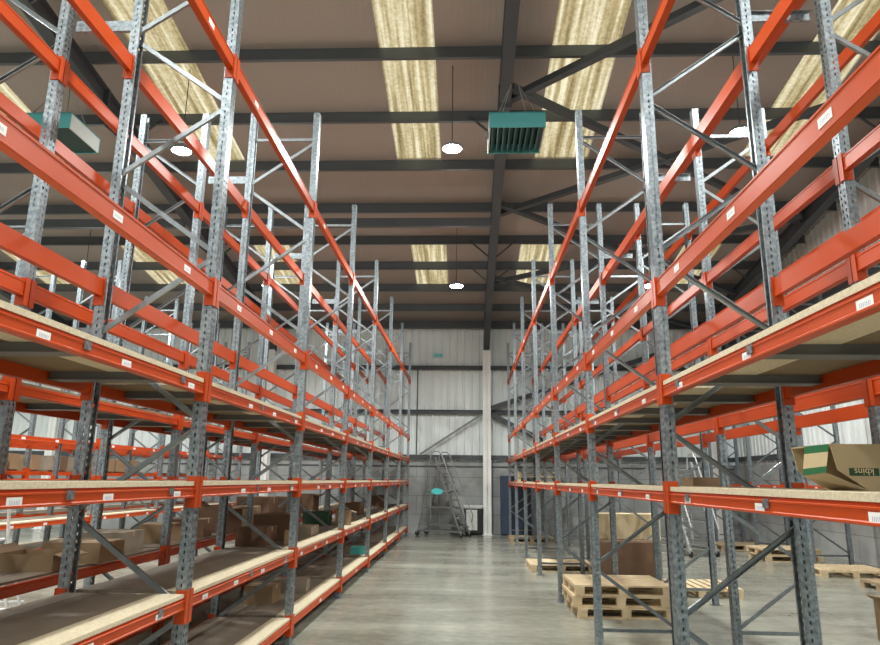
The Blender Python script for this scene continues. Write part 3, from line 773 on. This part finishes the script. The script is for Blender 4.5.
# ================================================================== MOBILE WAREHOUSE STEPS
def make_steps(m, H=2.42, W=0.60, tray=True, n_tread=8):
    """steep stair climbing from +x (foot) towards -x; origin under the middle of the base"""
    t = thing('mobile_steps', 'x', 'mobile steps')
    k_ = H/2.42
    xf, xt = 0.50, 0.50 - 0.86*k_
    xb = xt - 0.26
    ZP = 1.30*k_
    for s_ in (-1, 1):
        yy = s_*W/2
        bm = new_bm(); bar(bm, (xf, yy, 0.10), (xt, yy, H-0.10), 0.028, 0.06, up=Vector((0,1,0))); put('stringer', mesh('stringer', bm, m), t)
        bm = new_bm(); tube(bm, [(xf+0.10, yy, 0.42), (xf+0.13, yy, 0.62), (xt+0.20, yy, H), (xt+0.10, yy, H+0.08), (xt-0.06, yy, H+0.09), (xt-0.16, yy, H-0.02), (xt-0.18, yy, H-0.30)], 0.018); put('handrail', mesh('handrail', bm, m), t)
        for q in (0.25, 0.5, 0.75):
            x0 = xf + (xt-xf)*q; z0 = 0.1 + (H-0.2)*q
            bm = new_bm(); tube(bm, [(x0+0.02, yy, z0), (x0+0.175, yy, z0+0.03)], 0.011); put('rail_post', mesh('rail_post', bm, m), t)
        bm = new_bm(); tube(bm, [(xb-0.32, yy, 0.12), (xb-0.14, yy, ZP*0.72), (xb-0.06, yy, ZP), (xb-0.02, yy, H-0.42)], 0.018); put('rear_leg', mesh('rear_leg', bm, m), t)
        bm = new_bm(); tube(bm, [(xb+0.12, yy, 0.12), (xb+0.10, yy, H-0.42)], 0.016); put('rear_leg', mesh('rear_leg', bm, m), t)
        bm = new_bm(); tube(bm, [(xb-0.34, yy, 0.15), (xf+0.06, yy, 0.15)], 0.026); put('base_rail', mesh('base_rail', bm, m), t)
        bm = new_bm(); tube(bm, [(xb-0.30, yy, 0.32), (xf-0.08, yy, 0.32)], 0.016); put('side_rail', mesh('side_rail', bm, m), t)
        bm = new_bm(); tube(bm, [(xb-0.16, yy, 0.84*k_), (xf-0.26, yy, 0.84*k_)], 0.018); put('side_rail', mesh('side_rail', bm, m), t)
        bm = new_bm(); tube(bm, [(xb-0.03, yy, ZP), (xt+0.38, yy, ZP)], 0.018); put('side_rail', mesh('side_rail', bm, m), t)
        bm = new_bm(); tube(bm, [(xb-0.02, yy, H-0.42), (xt+0.12, yy, H-0.42)], 0.018); put('side_rail', mesh('side_rail', bm, m), t)
        for xw in (xb-0.33, xf+0.02):
            bm = new_bm(); tube(bm, [(xw, yy-0.018, 0.07), (xw, yy+0.018, 0.07)], 0.07, 20); put('wheel', mesh('wheel', bm, RUBBER), t)
            bm = new_bm(); box(bm, xw-0.02, xw+0.02, yy-0.026, yy+0.026, 0.07, 0.16); put('castor_fork', mesh('castor_fork', bm, m), t)
    for i in range(n_tread):
        f = (i+0.7)/(n_tread+0.5); xs = xf + (xt-xf)*f; zs = 0.10 + (H-0.2)*f
        bm = new_bm(); box(bm, xs-0.09, xs+0.10, -W/2+0.016, W/2-0.016, zs-0.016, zs+0.012); put('tread', mesh('tread', bm, GREYPL), t)
    bm = new_bm(); box(bm, xb-0.04, xt+0.30, -W/2+0.02, W/2-0.02, ZP-0.03, ZP); put('tray', mesh('tray', bm, GREYPL), t)
    for x_, z in ((xb-0.02, H-0.42), (xb-0.34, 0.15), (xb-0.16, 0.84*k_), (xt-0.18, H-0.28)):
        bm = new_bm(); tube(bm, [(x_, -W/2, z), (x_, W/2, z)], 0.016); put('cross_rail', mesh('cross_rail', bm, m), t)
    if tray:
        bm = new_bm(); n = 28
        ring = [[bm.verts.new((0.20*math.cos(2*math.pi*k/n), yy, 0.09*math.sin(2*math.pi*k/n))) for k in range(n)] for yy in (-0.004, 0.004)]
        for k in range(n): bm.faces.new((ring[0][k], ring[0][(k+1)%n], ring[1][(k+1)%n], ring[1][k]))
        bm.faces.new(ring[0][::-1]); bm.faces.new(ring[1])
        put('oval_sign', mesh('oval_sign', bm, TEAL_SIGN), t, (-0.28, -W/2-0.03, ZP+0.01), label='bright teal oval sign')
    note_kids(t)
    return t
STEPM = mat('dull_grey_step_tube', (0.30, 0.31, 0.31), 0.45, 0.5)
s1 = make_steps(STEPM); s1.location = (-0.50, 21.30, 0); s1.rotation_euler = (0, 0, -0.42)
s1['label'] = 'grey mobile steps with a teal oval sign by the far wall at the aisle end'
s2 = make_steps(ALU, 2.25, 0.68, False); s2.location = (5.3, 16.9, 0); s2.rotation_euler = (0,0,-math.pi/2+0.25)
s2['label'] = 'pale metal mobile steps on the open floor right of the right racks'
s3 = make_steps(WHITE, 1.80, 0.45, False, 5); s3.location = (-5.35, 7.15, 0); s3.rotation_euler = (0,0,math.radians(200))
s3['label'] = 'white mobile steps in the left aisle seen through the lower shelves'

# ================================================================== FAR WALL THINGS
t = thing('storage_cabinet', 'tall navy blue double cabinet against the far wall right of the white column', 'cabinet', (1.55, 21.75, 0))
bm = new_bm(); box(bm, -0.47, 0.47, 0.02, 0.45, 0.03, 1.80); put('body', mesh('body', bm, NAVY), t)
for s_ in (0, 1):
    bm = new_bm(); box(bm, -0.465+s_*0.468, -0.003+s_*0.468, 0, 0.019, 0.05, 1.79); d_ = put('door', mesh('door', bm, NAVY), t)
    bm = new_bm(); xx = -0.04+s_*0.06; box(bm, xx, xx+0.012, -0.02, 0, 0.85, 1.0); put('handle', mesh('handle', bm, ALU), d_)
bm = new_bm(); box(bm, -0.45, 0.45, 0.03, 0.44, 0, 0.03); put('plinth', mesh('plinth', bm, BLACK), t)
t = thing('storage_bin', 'white fronted black bin against the wall between steps and column', 'bin', (0.22, 21.75, 0))
bm = new_bm(); box(bm, -0.26, 0.28, 0, 0.4, 0.05, 0.80); put('body', mesh('body', bm, BLACK), t)
bm = new_bm(); box(bm, -0.22, 0.12, -0.012, -0.001, 0.15, 0.76); put('front_panel', mesh('front_panel', bm, WHITE), t, label='white front panel')
bm = new_bm(); box(bm, -0.30, 0.31, -0.03, 0.42, 0.84, 0.89); box(bm, -0.26, 0.28, 0, 0.4, 0.80, 0.84); put('lid', mesh('lid', bm, WHITE), t, label='white lid')
bm = new_bm()
for xx in (-0.2, 0.2): tube(bm, [(xx-0.02, 0.1, 0.03), (xx+0.02, 0.1, 0.03)], 0.03, 14)
box(bm, -0.22, 0.22, 0.05, 0.35, 0.03, 0.05); put('wheels', mesh('wheels', bm, RUBBER), t)

t = thing('emergency_light', 'small pale teal emergency light high on the far wall above the aisle', 'light fitting', (-0.95, FAR-0.02, 5.72))
bm = new_bm(); box(bm, -0.17, 0.17, 0, 0.06, -0.06, 0.06); put('base', mesh('base', bm, WHITE), t)
bm = new_bm(); box(bm, -0.15, 0.15, -0.04, -0.001, -0.045, 0.045); put('cover', mesh('cover', bm, TEAL_SIGN), t, label='pale teal cover')
bpy.context.view_layer.update()
